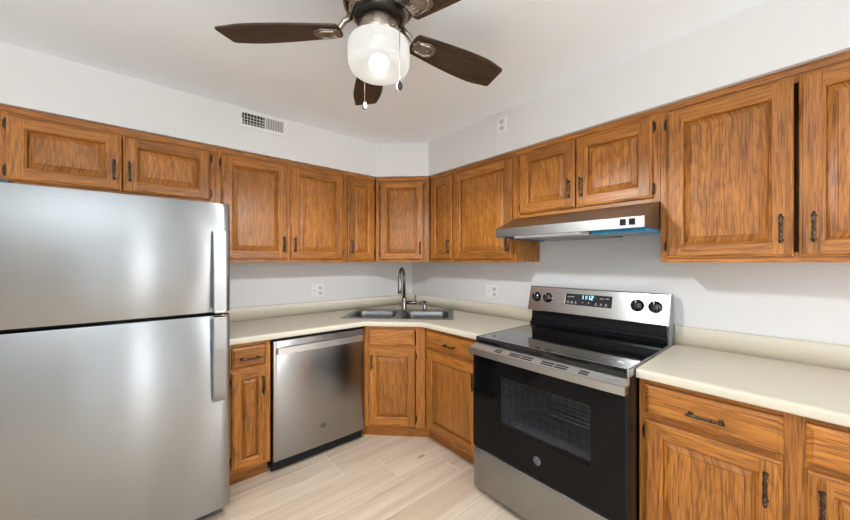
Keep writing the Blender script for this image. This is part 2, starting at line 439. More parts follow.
def door(parent, x0, x1, z0, z1, yf, hinge=None, pull=None, sw=0.058, name='door'):
    """raised panel door; yf is the face frame's front; hinge 'l'/'r'; pull (x, z)"""
    b = MB(); T = 0.020
    L = lambda i, d: loop(x0, x1, z0, z1, i, yf - 0.001 - d)
    bt, rt, tp, lf = board('h'), board('v'), board('h'), board('v')
    outer = [L(0, 0), L(0, 0.012), L(0.0035, 0.0150), L(0.009, 0.0165), L(0.011, T)]
    sides = [bt, rt, tp, lf]
    for A, B in zip(outer, outer[1:]):
        for q, g in zip(ring_quads(A, B), sides): b.quads([q], 0, g)
    e = 0.011; y = yf - 0.001 - T
    xa, xb, xc, xd = x0 + e, x0 + sw, x1 - sw, x1 - e; za, zb, zc, zd = z0 + e, z0 + sw, z1 - sw, z1 - e
    b.quads([((xa, y, za), (xb, y, za), (xb, y, zd), (xa, y, zd))], 0, lf)
    b.quads([((xc, y, za), (xd, y, za), (xd, y, zd), (xc, y, zd))], 0, rt)
    b.quads([((xb, y, za), (xc, y, za), (xc, y, zb), (xb, y, zb))], 0, bt)
    b.quads([((xb, y, zc), (xc, y, zc), (xc, y, zd), (xb, y, zd))], 0, tp)
    inner = [L(sw, T), L(sw + 0.003, T - 0.003), L(sw + 0.0075, T - 0.0055), L(sw + 0.009, T - 0.013)]
    for A, B in zip(inner, inner[1:]):
        for q, g in zip(ring_quads(A, B), sides): b.quads([q], 0, g)
    b.quads([L(0, 0)[::-1]], 0, lf)
    d = b.build(name, OAK, parent)
    p = MB(); pg = board('v', (x0 + x1) / 2 + rng.uniform(-.03, .03) + (yf - .02)) if rng.random() < 0.7 else board('v')
    pr = min(0.034, (min(x1 - x0, z1 - z0) - 2 * sw) * 0.25)
    lp = [L(sw + 0.0075, T - 0.0155), L(sw + 0.0105, T - 0.0145), L(sw + pr, T - 0.0058), L(sw + pr + 0.0012, T - 0.0058), L(sw + pr + 0.0022, T - 0.0008)]
    for A, B in zip(lp, lp[1:]): p.quads(ring_quads(A, B), 0, pg)
    p.quads([lp[-1]], 0, pg)
    p.build('raised_panel', OAK, d)
    if hinge:
        hx = x0 - 0.003 if hinge == 'l' else x1 + 0.003
        inset = 0.055 if z1 - z0 > 0.45 else 0.045
        for hz in (z0 + inset, z1 - inset):
            h = link('hinge', HING, d, (hx, yf - 0.001, hz), (0, 0, 0 if hinge == 'l' else math.pi))
            if hinge == 'r': h.rotation_euler = (0, math.pi, 0)
    if pull: link('handle', PULL, d, (pull[0], y, pull[1]))
    return d

def drawer(parent, x0, x1, z0, z1, yf, pull=True, name='drawer_front'):
    b = MB(); g = board('h') if rng.random() < 0.6 else board('h', (z0 + z1) / 2 + yf)
    L = lambda i, d: loop(x0, x1, z0, z1, i, yf - 0.001 - d)
    lp = [L(0, 0), L(0, 0.011), L(0.003, 0.0135), L(0.012, 0.0175), L(0.0135, 0.0205), L(0.016, 0.021)]
    for A, B in zip(lp, lp[1:]): b.quads(ring_quads(A, B), 0, g)
    b.quads([lp[-1]], 0, g); b.quads([lp[0][::-1]], 0, g)
    d = b.build(name, OAK, parent)
    if pull: link('handle', PULL, d, ((x0 + x1) / 2, yf - 0.022, (z0 + z1) / 2 - 0.006), (0, R(90), 0))
    return d

def frame(parent, w, yf, z0, z1, rails, stiles, x0=0.0):
    """face frame: rails [(z0, z1)], stiles [(x0, x1)]"""
    b = MB()
    for a, c in stiles: b.box(a, c, yf, yf + 0.019, z0, z1, grain=board('v'), bev=.0008, seg=1)
    xs = sorted(stiles)
    for (a, c), (a2, c2) in zip(xs, xs[1:]):
        for r0, r1 in rails: b.box(c, a2, yf + 0.0004, yf + 0.019, r0, r1, grain=board('h'))
    return b.build('face_frame', OAK, parent)

UF = {'L': -0.312, 'R': -0.305}
UZ0, UZ1 = 1.361, 2.118
DZ0, DZ1 = 1.383, 2.078
def carcass(parent, w, yf, z0, z1, hollow=False):
    b = MB(); t = 0.016
    yb = -0.002; y0 = yf + 0.019
    b.box(0.0005, t, y0, yb, z0 + .004, z1, grain=board('v')); b.box(w - t, w - 0.0005, y0, yb, z0 + .004, z1, grain=board('v'))
    b.box(t, w - t, y0, yb, z0 + 0.012, z0 + 0.028, grain=board('h')); b.box(t, w - t, y0, yb, z1 - t, z1, grain=board('h'))
    b.box(t, w - t, yb - 0.006, yb, z0 + 0.028, z1 - t, grain=board('v'))
    return b.build('carcass', OAK, parent)
def top_trim(parent, x0, x1, yf):
    MB().prism([(yf - 0.0005, 2.090), (yf - 0.003, 2.092), (yf - 0.0045, 2.098), (yf - 0.0045, 2.117), (yf - 0.0005, 2.117)], x0, x1, axis='x', grain=board('h')).build('top_trim', OAK, parent)

def upper(wall, s, w, doors, label, z0=UZ0, dz0=DZ0, stile=0.034, midstile=False):
    o = root('wall_cabinet', wall, s, label, 'cabinet', 0.0, 'oak wall cabinets')
    yf = UF[wall]
    carcass(o, w, yf, z0, UZ1)
    st = [(0.0003, stile), (w - stile, w - 0.0003)]
    if midstile: st.append((midstile - 0.02, midstile + 0.02))
    frame(o, w, yf, z0, UZ1, [(z0, z0 + 0.04), (2.058, UZ1)], st)
    top_trim(o, 0.0003, w - 0.0003, yf)
    for x0, x1, hg, px in doors:
        door(o, x0, x1, dz0, DZ1, yf, hg, (px, dz0 + 0.110))
    return o

def LX(s, *xs): return [x - s for x in xs]
def RX(s, *ys): return [s - y for y in ys]
# left wall
s = -2.765; w_ = s * -1 - 1.875
upper('L', s, w_, [(-2.736 - s, -2.3265 - s, 'l', -2.356 - s), (-2.3215 - s, -1.906 - s, 'r', -2.292 - s)],
      'short two-door oak wall cabinet above the refrigerator', 1.742, 1.762)
s = -1.8748
upper('L', s, 1.8748 - 0.957, [(-1.844 - s, -1.4265 - s, 'l', -1.452 - s), (-1.400 - s, -0.980 - s, 'r', -1.372 - s)],
      'tall two-door oak wall cabinet between the over-refrigerator cabinet and a narrow single-door one', midstile=-1.413 - s)
s = -0.9568
upper('L', s, 0.9568 - 0.664, [(-0.934 - s, -0.678 - s, 'r', -0.905 - s)],
      'narrow single-door oak wall cabinet on the vent wall, next to the diagonal corner cabinet', stile=0.026)
# right wall
s = -0.664
upper('R', s, 0.954 - 0.664, [(0.682 - .664, 0.938 - .664, 'l', 0.908 - .664)],
      'narrow single-door oak wall cabinet between the diagonal one and the wide one by the hood', stile=0.026)
s = -0.9542
upper('R', s, 1.5395 - .9542, [(0.970 - .9542, 1.515 - .9542, 'l', 1.484 - .9542)],
      'wide single-door oak wall cabinet ending at the range hood, above the right outlet', stile=0.026)
s = -1.5400
upper('R', s, 2.3610 - 1.54, [(1.576 - 1.54, 1.9475 - 1.54, 'l', 1.916 - 1.54), (1.955 - 1.54, 2.331 - 1.54, 'r', 1.988 - 1.54)],
      'short two-door oak wall cabinet directly above the range hood', 1.660, 1.682)
s = -2.3614
upper('R', s, 3.24 - 2.3614, [(2.389 - 2.3614, 2.795 - 2.3614, 'l', 2.762 - 2.3614), (2.808 - 2.3614, 3.215 - 2.3614, 'r', 2.845 - 2.3614)],
      'tall two-door oak wall cabinet above the bare counter beyond the range')
# diagonal corner wall cabinet
o = root('wall_cabinet', 'D', 0, 'diagonal single-door oak corner wall cabinet above the faucet', 'cabinet', 0.0, 'oak wall cabinets')
yd = -0.976 / math.sqrt(2)
hw = 0.238
b = MB(); g = board('v')
b.prism([(-hw + .004, yd + 0.0195), (hw - .004, yd + 0.0195), (0.465, -0.468), (0.01, -0.014), (-0.01, -0.014), (-0.465, -0.468)], UZ0 + 0.006, UZ1, grain=board('v'))
b.build('carcass', OAK, o)
frame(o, 0, yd, UZ0, UZ1, [(UZ0, UZ0 + 0.04), (2.058, UZ1)], [(-hw + .001, -hw + 0.030), (hw - 0.040, hw - .001)])
top_trim(o, -hw + .004, hw - .004, yd)
door(o, -0.198, 0.186, DZ0, DZ1, yd, 'l', (0.160, DZ0 + 0.106), sw=0.055)

# ------------------------------------------------------------------ base cabinets
BF = -0.610
CZ0, CZ1 = 0.876, 0.914
TK = -0.543
def base(wall, s, w, drawers, doors, label, stiles, lside=CZ0 - .001, toe0=0.0005):
    o = root('base_cabinet', wall, s, label, 'cabinet', 0.0, 'oak base cabinets')
    b = MB(); t = 0.016; y0 = BF + 0.019
    for a, c, zt in ((0.0005, t, lside), (w - t, w - 0.0005, CZ0 - .001)): b.box(a, c, y0, -0.003, 0.0985, zt, grain=board('v'))
    b.box(t, w - t, y0, -0.003, 0.11, 0.126, grain=board('h')); b.box(t, w - t, -0.010, -0.003, 0.126, CZ0 - .001, grain=board('v'))
    b.build('carcass', OAK, o)
    frame(o, w, BF, 0.0985, CZ0 - .001, [(0.0985, 0.128), (0.700, 0.728), (0.842, CZ0 - .001)], stiles)
    b = MB(); b.box(toe0, w - 0.0005, TK, TK + 0.018, 0.0005, 0.098, grain=board('h')); b.build('toe_kick', OAK, o)
    for x0, x1 in drawers: drawer(o, x0, x1, 0.726, 0.850, BF)
    for x0, x1, hg, px in doors: door(o, x0, x1, 0.120, 0.702, BF, hg, (px, 0.602), sw=0.055 if x1 - x0 > 0.25 else 0.045)
    return o
s = -1.872
base('L', s, 1.872 - 1.621, [(-1.838 - s, -1.648 - s)], [(-1.838 - s, -1.648 - s, 'l', -1.668 - s)],
     'narrow oak base cabinet with one drawer, between refrigerator and dishwasher', [(0.0, 0.034), (0.222, 0.251)])
s = -0.946
base('R', s, 1.5265 - .946, [(0.972 - .946, 1.485 - .946)], [(0.975 - .946, 1.485 - .946, 'l', 1.452 - .946)],
     'oak base cabinet with one drawer, between the corner sink cabinet and the range', [(0.004, 0.03), (0.535, 0.580)], 0.70, -0.022)
s = -2.3605
base('R', s, 3.24 - 2.3605, [(2.385 - 2.3605, 2.779 - 2.3605), (2.827 - 2.3605, 3.215 - 2.3605)],
     [(2.385 - 2.3605, 2.777 - 2.3605, 'l', 2.738 - 2.3605), (2.827 - 2.3605, 3.215 - 2.3605, 'r', 2.860 - 2.3605)],
     'wide oak base cabinet with two drawers over two doors, beyond the range', [(0.0, 0.032), (0.40, 0.475), (0.847, 0.879)])
# diagonal sink base
o = root('base_cabinet', 'D', 0, 'diagonal oak corner base cabinet under the sink, false drawer without handle', 'cabinet', 0.0, 'oak base cabinets')
yd = -1.555 / math.sqrt(2); hb = 0.2365
b = MB()
b.prism([(-hb + .004, yd + 0.0195), (hb - .004, yd + 0.0195), (0.645, -0.68), (0.645, -0.655), (-0.645, -0.655), (-0.645, -0.68)], 0.11, 0.126, grain=board('h'))
for sx in (-1, 1):
    b.prism([(sx * (hb - .004), yd + .0195), (sx * 0.645, -0.68), (sx * 0.632, -0.68), (sx * (hb - .02), yd + .0195)][::sx], 0.126, CZ0 - .001, grain=board('v'))
b.build('carcass', OAK, o)
frame(o, 0, yd, 0.0985, CZ0 - .001, [(0.0985, 0.128), (0.700, 0.728), (0.842, CZ0 - .001)], [(-hb + .001, -hb + 0.045), (hb - 0.07, hb - .001)])
yt = -1.466 / math.sqrt(2)
MB().box(-0.272, 0.268, yt, yt + 0.018, 0.0005, 0.098, grain=board('h')).build('toe_kick', OAK, o)
drawer(o, -0.198, 0.157, 0.726, 0.848, yd, pull=False, name='false_drawer_front')
door(o, -0.198, 0.161, 0.120, 0.702, yd, 'r', (-0.170, 0.602), sw=0.055)

# ------------------------------------------------------------------ countertops
def sweep(b, path, prof, mat=0):
    """profile (offset to the room side, z) swept along a path of (x, y) with mitred corners; the room lies on the path's right"""
    n = len(path); rows = []
    nor = []
    for i in range(n - 1):
        d = Vector((path[i + 1][0] - path[i][0], path[i + 1][1] - path[i][1])).normalized(); nor.append(Vector((d.y, -d.x)))
    for i in range(n):
        if i == 0: m = nor[0]
        elif i == n - 1: m = nor[-1]
        else:
            m = (nor[i - 1] + nor[i]).normalized(); m = m / m.dot(nor[i])
        rows.append([(path[i][0] + m.x * off, path[i][1] + m.y * off, z) for off, z in prof])
    qs = []
    for A, B in zip(rows, rows[1:]):
        for k in range(len(prof) - 1): qs.append((A[k], A[k + 1], B[k + 1], B[k]))
    b.quads(qs, mat, None, True)
    b.quads([tuple(rows[0])], mat); b.quads([tuple(rows[-1][::-1])], mat)
NOSE = [(-0.03, CZ0), (-0.004, CZ0), (-0.001, CZ0 + 0.002), (0, CZ0 + 0.006), (0, CZ1 - 0.012), (-0.0015, CZ1 - 0.006), (-0.005, CZ1 - 0.002), (-0.012, CZ1), (-0.03, CZ1)]
CDL, CDR = 0.6468, 0.6522
KX, KY = -0.9625, -0.9580
def dg(sx, t):   # diagonal coordinates -> world
    return ((t + sx) / math.sqrt(2), (t - sx) / math.sqrt(2))
def filled(b, outer, holes, z0, z1, mat=0):
    t = b._t(); es = []
    for lp in [outer] + holes:
        vs = [t.verts.new((x, y, z1)) for x, y in lp]
        es += [t.edges.new((vs[i], vs[(i + 1) % len(vs)])) for i in range(len(vs))]
    bmesh.ops.triangle_fill(t, edges=es, use_beauty=True)
    r = bmesh.ops.extrude_face_region(t, geom=list(t.faces))
    for v in r['geom']:
        if isinstance(v, bmesh.types.BMVert): v.co.z = z0
    bmesh.ops.recalc_face_normals(t, faces=list(t.faces))
    b._merge(t, mat)
ct = root('countertop', 'L', 0, 'beige laminate L-shaped countertop holding the corner sink', 'countertop')
ct.location = (0, 0, 0)
b = MB()
CE = -1.5265
XF = -1.874
path = [(XF, -CDL), (KX, -CDL), (-CDR, KY), (-CDR, CE)]
sweep(b, path, NOSE)
i = 0.03; m = i * math.tan(R(22.5))
inner = [(XF, -CDL + i), (KX + m, -CDL + i), (-CDR + i, KY + m), (-CDR + i, CE), (-0.0015, CE), (-0.0015, -0.0015), (XF, -0.0015)]
HS, HT0, HT1 = 0.425, -1.004, -0.515
hole = [dg(-HS, HT0), dg(HS, HT0), dg(HS, HT1), dg(-HS, HT1)]
filled(b, inner, [hole], CZ0, CZ1)
b.build('counter_top', LAM, ct)
b = MB()
bs = [(-0.0015, 0.0), (-0.0015, 0)]
BP = [(0, CZ1 + .0004), (0.019, CZ1 + .0004), (0.019, 1.010), (0.0165, 1.0145), (0.013, 1.016), (0, 1.016)]
sweep(b, [(XF, -0.0015), (-0.0015, -0.0015), (-0.0015, CE)], BP)
b.build('backsplash', LAM, ct)

ct2 = root('countertop', 'R', -2.360, 'straight beige laminate countertop on the base cabinet beyond the range', 'countertop')
b = MB()
sweep(b, [(0, -CDR), (0.90, -CDR)], NOSE)
b.box(0, 0.90, -CDR + 0.03, -0.0015, CZ0, CZ1)
b.build('counter_top', LAM, ct2)
b = MB(); sweep(b, [(0, -0.0015), (0.90, -0.0015)], BP); b.build('backsplash', LAM, ct2)

# ------------------------------------------------------------------ sink
def rrect(x0, x1, y0, y1, r, n=5):
    p = []
    for cx, cy, a in ((x1 - r, y1 - r, 0), (x0 + r, y1 - r, 90), (x0 + r, y0 + r, 180), (x1 - r, y0 + r, 270)):
        for k in range(n + 1):
            t = R(a + 90 * k / n); p.append((cx + r * math.cos(t), cy + r * math.sin(t)))
    return p
sk = root('kitchen_sink', 'D', 0, 'stainless steel double-bowl sink set into the corner of the counter', 'sink')
T0, T1, SW = -1.030, -0.487, 0.452
bowls = [(-0.412, -0.030), (0.030, 0.412)]; BT0, BT1 = -0.995, -0.622
b = MB(); zr = CZ1 + 0.004
t = b._t(); es = []
outer = rrect(-SW, SW, T0, T1, 0.018, 3)
holes = [rrect(a, c, BT0, BT1, 0.07) for a, c in bowls]
for lp in [outer] + holes:
    vs = [t.verts.new((x, y, zr)) for x, y in lp]
    es += [t.edges.new((vs[i], vs[(i + 1) % len(vs)])) for i in range(len(vs))]
bmesh.ops.triangle_fill(t, edges=es, use_beauty=True)
bmesh.ops.recalc_face_normals(t, faces=list(t.faces))
for f in t.faces:
    if f.normal.z < 0: f.normal_flip()
b._merge(t)
n = len(outer)
b.quads([((*outer[k], zr), (*outer[(k + 1) % n], zr), (outer[(k + 1) % n][0], outer[(k + 1) % n][1], CZ1 + .0005), (outer[k][0], outer[k][1], CZ1 + .0005)) for k in range(n)])
b.build('rim', STEELS, sk)
for (a, c) in bowls:
    b = MB(); prev = None
    for ins, z, rad in ((0, zr, 0.07), (0.003, zr - 0.004, 0.07), (0.008, zr - 0.03, 0.068), (0.016, zr - 0.12, 0.062), (0.03, zr - 0.158, 0.055), (0.06, zr - 0.172, 0.04), (0.13, zr - 0.176, 0.02)):
        lp = [(x, y, z) for x, y in rrect(a + ins, c - ins, BT0 + ins, BT1 - ins, rad)]
        if prev: b.quads([(prev[(k + 1) % len(lp)], prev[k], lp[k], lp[(k + 1) % len(lp)]) for k in range(len(lp))], 0, None, True)
        prev = lp
    b.quads([tuple(prev)], 0, None, True)
    bw = b.build('bowl', STEELS, sk)
    MB().lathe([(0, 0.001), (0.02, 0.001), (0.028, 0.003), (0.042, 0.004), (0.045, 0.001)], 24, M=Matrix.Translation(((a + c) / 2, (BT0 + BT1) / 2, zr - 0.176)), close=False).build('drain', CHROME, bw)

fx, fy_ = -0.004, -0.552
fc = root('faucet', 'D', 0, 'dark nickel gooseneck faucet standing behind the sink bowls', 'faucet')
zb = zr
b = MB()
b.lathe([(0, 0), (0.030, 0), (0.031, 0.004), (0.027, 0.010), (0.0235, 0.014), (0.0225, 0.10), (0.0185, 0.112), (0.0150, 0.116), (0, 0.116)], 28, M=Matrix.Translation((fx, fy_, zb + .0005)))
b.box(-0.085 + fx, 0.085 + fx, fy_ - 0.027, fy_ + 0.027, zb + .0004, zb + 0.005, bev=0.002)
b.build('body', FAUC, fc)
dirv = Vector((-0.12, -0.99, 0)).normalized()
pts = [(fx, fy_, zb + 0.11), (fx, fy_, zb + 0.30)]
for k in range(1, 13):
    a = R(180 * k / 12); rr = 0.075
    pts.append((fx + dirv.x * rr * (1 - math.cos(a)), fy_ + dirv.y * rr * (1 - math.cos(a)), zb + 0.30 + rr * 1.12 * math.sin(a)))
MB().tube(pts, 0.0135, 16).build('spout', FAUC, fc)
hx, hy = fx + dirv.x * 0.15, fy_ + dirv.y * 0.15
b = MB(); b.lathe([(0, -0.13), (0.014, -0.13), (0.0185, -0.122), (0.0190, -0.085), (0.0165, -0.02), (0.0150, 0.0), (0.0135, 0.012), (0, 0.012)], 20, M=Matrix.Translation((hx, hy, zb + 0.295)))
b.build('spray_head', FAUC, fc)
b = MB(); b.cyl((fx + 0.018, fy_, zb + 0.068), (fx + 0.115, fy_ - 0.01, zb + 0.068), 0.0165, 0.0165, 18)
b.tube([(fx + 0.102, fy_ - 0.01, zb + 0.07), (fx + 0.104, fy_ - 0.008, zb + 0.10), (fx + 0.106, fy_ - 0.004, zb + 0.138)], [0.008, 0.0065, 0.0055], 10)
b.build('lever_handle', FAUC, fc)

sd = root('soap_dispenser', 'D', 0, 'small nickel soap pump on the sink ledge beside the faucet', 'soap dispenser')
px, py = 0.190, -0.548
b = MB(); b.lathe([(0, 0), (0.024, 0), (0.024, 0.004), (0.018, 0.009), (0.0165, 0.012), (0.0165, 0.05), (0.012, 0.056), (0.007, 0.058), (0.007, 0.066), (0.0125, 0.068), (0.0135, 0.084), (0.009, 0.088), (0, 0.088)], 22, M=Matrix.Translation((px, py, zb + .0005)))
b.build('body', FAUC, sd)
MB().tube([(px - 0.006, py - 0.004, zb + 0.078), (px - 0.035, py - 0.03, zb + 0.080), (px - 0.046, py - 0.04, zb + 0.076), (px - 0.050, py - 0.044, zb + 0.064)], [0.006, 0.0055, 0.005, 0.0045], 10).build('spout', FAUC, sd)

# ------------------------------------------------------------------ emblem: a round monogram plate
def emblem(parent, x, y, z, r, mats, name='emblem'):
    b = MB()
    M = Matrix.Translation((x, y, z)) @ Matrix.Rotation(R(90), 4, 'X')
    b.lathe([(0, 0), (r, 0), (r, 0.0010), (r * 0.94, 0.0016), (0, 0.0016)], 32, 0, M)
    def T(pts, rad, mat=1): b.tube([(x + px * r, y - 0.0018, z + pz * r) for px, pz in pts], rad * r, 6, mat)
    b.tube([(x + math.cos(2 * math.pi * k / 28) * r * 0.85, y - 0.0018, z + math.sin(2 * math.pi * k / 28) * r * 0.85) for k in range(28)], r * 0.05, 6, 1, True)
    T([(-0.02, 0.34), (-0.14, 0.50), (-0.36, 0.44), (-0.50, 0.15), (-0.46, -0.2), (-0.26, -0.36), (-0.08, -0.2), (-0.04, 0.06), (-0.20, 0.06)], 0.06)
    T([(-0.04, 0.06), (-0.10, -0.36), (-0.34, -0.60), (-0.48, -0.46)], 0.05)
    T([(0.50, 0.36), (0.34, 0.52), (0.14, 0.40), (0.18, 0.14), (0.36, 0.06), (0.16, 0.02), (0.06, -0.24), (0.22, -0.44), (0.44, -0.34), (0.56, -0.12)], 0.06)
    for a in (45, 135, 225, 315):
        ca, sa = math.cos(R(a)), math.sin(R(a))
        T([(0.68 * ca - 0.12 * sa, 0.68 * sa + 0.12 * ca), (0.74 * ca, 0.74 * sa), (0.68 * ca + 0.12 * sa, 0.68 * sa - 0.12 * ca)], 0.035)
    return b.build(name, mats, parent)

# ------------------------------------------------------------------ dishwasher
s = -1.6125
dw = root('dishwasher', 'L', s, 'stainless steel dishwasher under the counter beside the narrow drawer cabinet', 'dishwasher')
WD = 0.6575
b = MB(); b.box(0.006, WD - 0.006, -0.600, -0.03, 0.02, 0.725, 0); b.box(0.0, WD, -0.61, -0.60, 0.09, 0.872, 0)
b.build('tub_case', BLACKP, dw)
b = MB(); b.box(0.004, WD - 0.004, -0.575, -0.560, 0.004, 0.090, 0, bev=.002); b.box(0.004, WD - 0.004, -0.612, -0.575, 0.070, 0.0895, 0)
b.build('kick_plate', BLACKP, dw)
def curved_front(x0, x1, z0, z1, yb, ye, bulge, r=0.006, n=20, mat=0, b=None, topr=0.004):
    """door slab whose front bows out across its width; vertical edges rounded"""
    b = b or MB(); prof = []
    for k in range(n + 1):
        u = k / n; x = x0 + r + (x1 - x0 - 2 * r) * u
        prof.append((x, ye - bulge * (1 - (2 * u - 1) ** 2)))
    left = [(x0, ye + r), (x0 + r * 0.29, ye + r * 0.29)]; right = [(x1 - r * 0.29, ye + r * 0.29), (x1, ye + r)]
    front = left + prof + right
    poly = front + [(x1, yb), (x0, yb)]
    t = b._t()
    def ring(z, ins): return [t.verts.new((x, y + (ins if y < yb - 1e-6 else 0), z)) for x, y in poly]
    rings = [ring(z0, topr), ring(z0 + topr * .3, topr * .3), ring(z0 + topr, 0), ring(z1 - topr, 0), ring(z1 - topr * .3, topr * .3), ring(z1, topr)]
    m = len(poly)
    for A, B in zip(rings, rings[1:]):
        for k in range(m): t.faces.new((A[k], A[(k + 1) % m], B[(k + 1) % m], B[k]))
    t.faces.new(rings[0]); t.faces.new(rings[-1])
    bmesh.ops.recalc_face_normals(t, faces=list(t.faces))
    b._merge(t, mat, None, True)
    return b
d = curved_front(0.003, WD - 0.003, 0.0915, 0.858, -0.6115, -0.637, 0.003).build('door', STEELD, dw)
d.data.set_sharp_from_angle(angle=R(35))
b = MB(); zc = 0.800
b.prism([(0.022, -0.6875), (WD - 0.045, -0.6875), (WD - 0.040, -0.684), (WD - 0.040, -0.672), (0.017, -0.672), (0.017, -0.684)], zc - 0.021, zc + 0.021, 0, bev=.002)
for xx in (0.017, WD - 0.062): b.box(xx, xx + 0.022, -0.6725, -0.6375, zc - 0.017, zc + 0.017, 0, bev=.002)
b.build('handle', steel('dishwasher_handle_steel', 0.74, 0.32, 0.2), d)
b = MB(); b.box(0.330, 0.348, -0.6412, -0.6385, 0.838, 0.842, 0, bev=.0006); b.build('indicator_light', BLACKP, d)
emblem(d, -1.283 - s, -0.6405, 0.226, 0.018, [simple('emblem_bronze', (0.22, 0.20, 0.17), 0.4, 0.8), SLOT])

# ------------------------------------------------------------------ refrigerator
s = -2.716; FW = 0.833
fr = root('refrigerator', 'L', s, 'tall stainless steel top-freezer refrigerator beside the narrow drawer cabinet', 'refrigerator')
b = MB(); b.box(0.004, FW - 0.006, -0.765, -0.04, 0.045, 1.655, bev=.004); b.build('cabinet_case', DARKG, fr)
b = MB(); b.box(0.02, FW - 0.03, -0.80, -0.765, 0.030, 0.068); 
for k in range(5): b.box(0.06, FW - 0.07, -0.803, -0.80, 0.034 + k * .007, 0.037 + k * .007)
b.build('toe_grille', DARKG, fr)
for xx in (0.05, FW - 0.06):
    for yy in (-0.74, -0.09): MB().cyl((xx, yy, 0.0005), (xx, yy, 0.046), 0.022, 0.018, 16).build('foot', BLACKP, fr)
GAP0, GAP1 = 1.089, 1.103
DYF = -0.846
dt = curved_front(0, FW, GAP1, 1.668, -0.770, DYF, 0.007, r=0.012, topr=0.006).build('freezer_door', STEEL, fr)
dl = curved_front(0, FW, 0.078, GAP0, -0.770, DYF, 0.007, r=0.012, topr=0.006).build('fridge_door', STEEL, fr)
for q in (dt, dl): q.data.set_sharp_from_angle(angle=R(35))
b = MB(); b.box(0.012, FW - 0.014, -0.769, -0.765, 0.09, 1.655); b.build('door_gasket', BLACKP, fr)
MB().box(0.02, 0.09, -0.83, -0.70, 1.669, 1.684, bev=.004).build('hinge_cover', DARKG, fr)
hx0, hx1 = -1.9625 - s, -1.911 - s
def fridge_handle(parent, z0, z1, inner_top):
    """flat bar that bows away from the door towards the gap between the doors"""
    n = 14; b = MB(); out = []; inn = []
    for k in range(n + 1):
        u = k / n; z = z0 + (z1 - z0) * u
        v = u if inner_top else 1 - u                      # 1 at the gap end
        off = 0.052 * min(1.0, 0.42 + 0.75 * v ** 0.6)
        out.append((DYF - 0.010 - off, z)); inn.append((DYF - 0.010 - off + 0.014, z))
    poly = out + inn[::-1]
    qs = []; film = []
    for k in range(n):
        o0, o1, i0, i1 = out[k], out[k + 1], inn[k], inn[k + 1]
        P = lambda x, p: (x, p[0], p[1])
        qs += [(P(hx0, o0), P(hx1, o0), P(hx1, o1), P(hx0, o1)), (P(hx1, i0), P(hx0, i0), P(hx0, i1), P(hx1, i1)), (P(hx1, o0), P(hx1, i0), P(hx1, i1), P(hx1, o1))]
        film.append((P(hx0, i0), P(hx0, o0), P(hx0, o1), P(hx0, i1)))
    for e in (0, n):
        qs.append(((hx0, *out[e]), (hx1, *out[e]), (hx1, *inn[e]), (hx0, *inn[e])))
    b.quads(qs, 0); b.quads(film, 1)
    web0, web1 = hx0 + 0.0006, hx1 - 0.004
    b.quads([((web0, inn[k][0], inn[k][1]), (web0, DYF - 0.004, inn[k][1]), (web0, DYF - 0.004, inn[k + 1][1]), (web0, inn[k + 1][0], inn[k + 1][1])) for k in range(n)], 1)
    b.quads([((web1, inn[k][0], inn[k][1]), (web1, DYF - 0.004, inn[k][1]), (web1, DYF - 0.004, inn[k + 1][1]), (web1, inn[k + 1][0], inn[k + 1][1])) for k in range(n)], 0)
    for e in (0, n): b.quads([((web0, inn[e][0], inn[e][1]), (web1, inn[e][0], inn[e][1]), (web1, DYF - 0.004, inn[e][1]), (web0, DYF - 0.004, inn[e][1]))], 0)
    h = b.build('handle', [STEELR, FILMG], parent)
    ze = z1 if inner_top else z0
    MB().box(hx0, hx1, DYF - 0.066, DYF - 0.004, ze - 0.012 if not inner_top else ze, ze if not inner_top else ze + 0.012, bev=.002).build('end_cap', CHROME, h)
    return h
fridge_handle(dt, 1.118, 1.522, False)
fridge_handle(dl, 0.652, 1.074, True)

# ------------------------------------------------------------------ range
s = -1.5425; RW = 0.8145
rg = root('kitchen_range', 'R', s, 'freestanding electric range, black glass top and oven door with stainless trim', 'stove')
b = MB()
zt = 0.885
b.box(0.003, 0.03, -0.70, -0.035, 0.045, zt); b.box(RW - 0.03, RW - 0.003, -0.70, -0.035, 0.045, zt)
b.box(0.03, RW - 0.03, -0.70, -0.035, 0.045, 0.40); b.box(0.03, RW - 0.03, -0.06, -0.035, 0.40, zt); b.box(0.03, RW - 0.03, -0.70, -0.06, 0.80, zt)
b.box(0.03, 0.12, -0.70, -0.06, 0.40, 0.80); b.box(RW - 0.12, RW - 0.03, -0.70, -0.06, 0.40, 0.80)
b.build('body', BLACKE, rg)
b = MB(); b.quads([((0.121, -0.69, .401), (0.121, -0.061, .401), (0.121, -0.061, .799), (0.121, -0.69, .799)), ((RW - .121, -0.69, .401), (RW - .121, -0.061, .401), (RW - .121, -0.061, .799), (RW - .121, -0.69, .799)),
                   ((0.121, -0.061, .401), (RW - .121, -0.061, .401), (RW - .121, -0.061, .799), (0.121, -0.061, .799)), ((0.121, -0.69, .401), (RW - .121, -0.69, .401), (RW - .121, -0.061, .401), (0.121, -0.061, .401))])
cav = b.build('oven_cavity', GREYI, rg)
for zz in (0.56, 0.67):
    b = MB()
    for k in range(12): b.cyl((0.135, -0.60 + k * 0.045, zz), (RW - 0.135, -0.60 + k * 0.045, zz), 0.0028, seg=6)
    for xx in (0.135, RW - 0.135): b.cyl((xx, -0.61, zz), (xx, -0.09, zz), 0.004, seg=8)
    b.build('oven_rack', RACK, cav)
for xx in (0.05, RW - 0.05):
    for yy in (-0.665, -0.08): MB().cyl((xx, yy, 0.0005), (xx, yy, 0.047), 0.020, 0.014, 14).build('foot', BLACKP, rg)
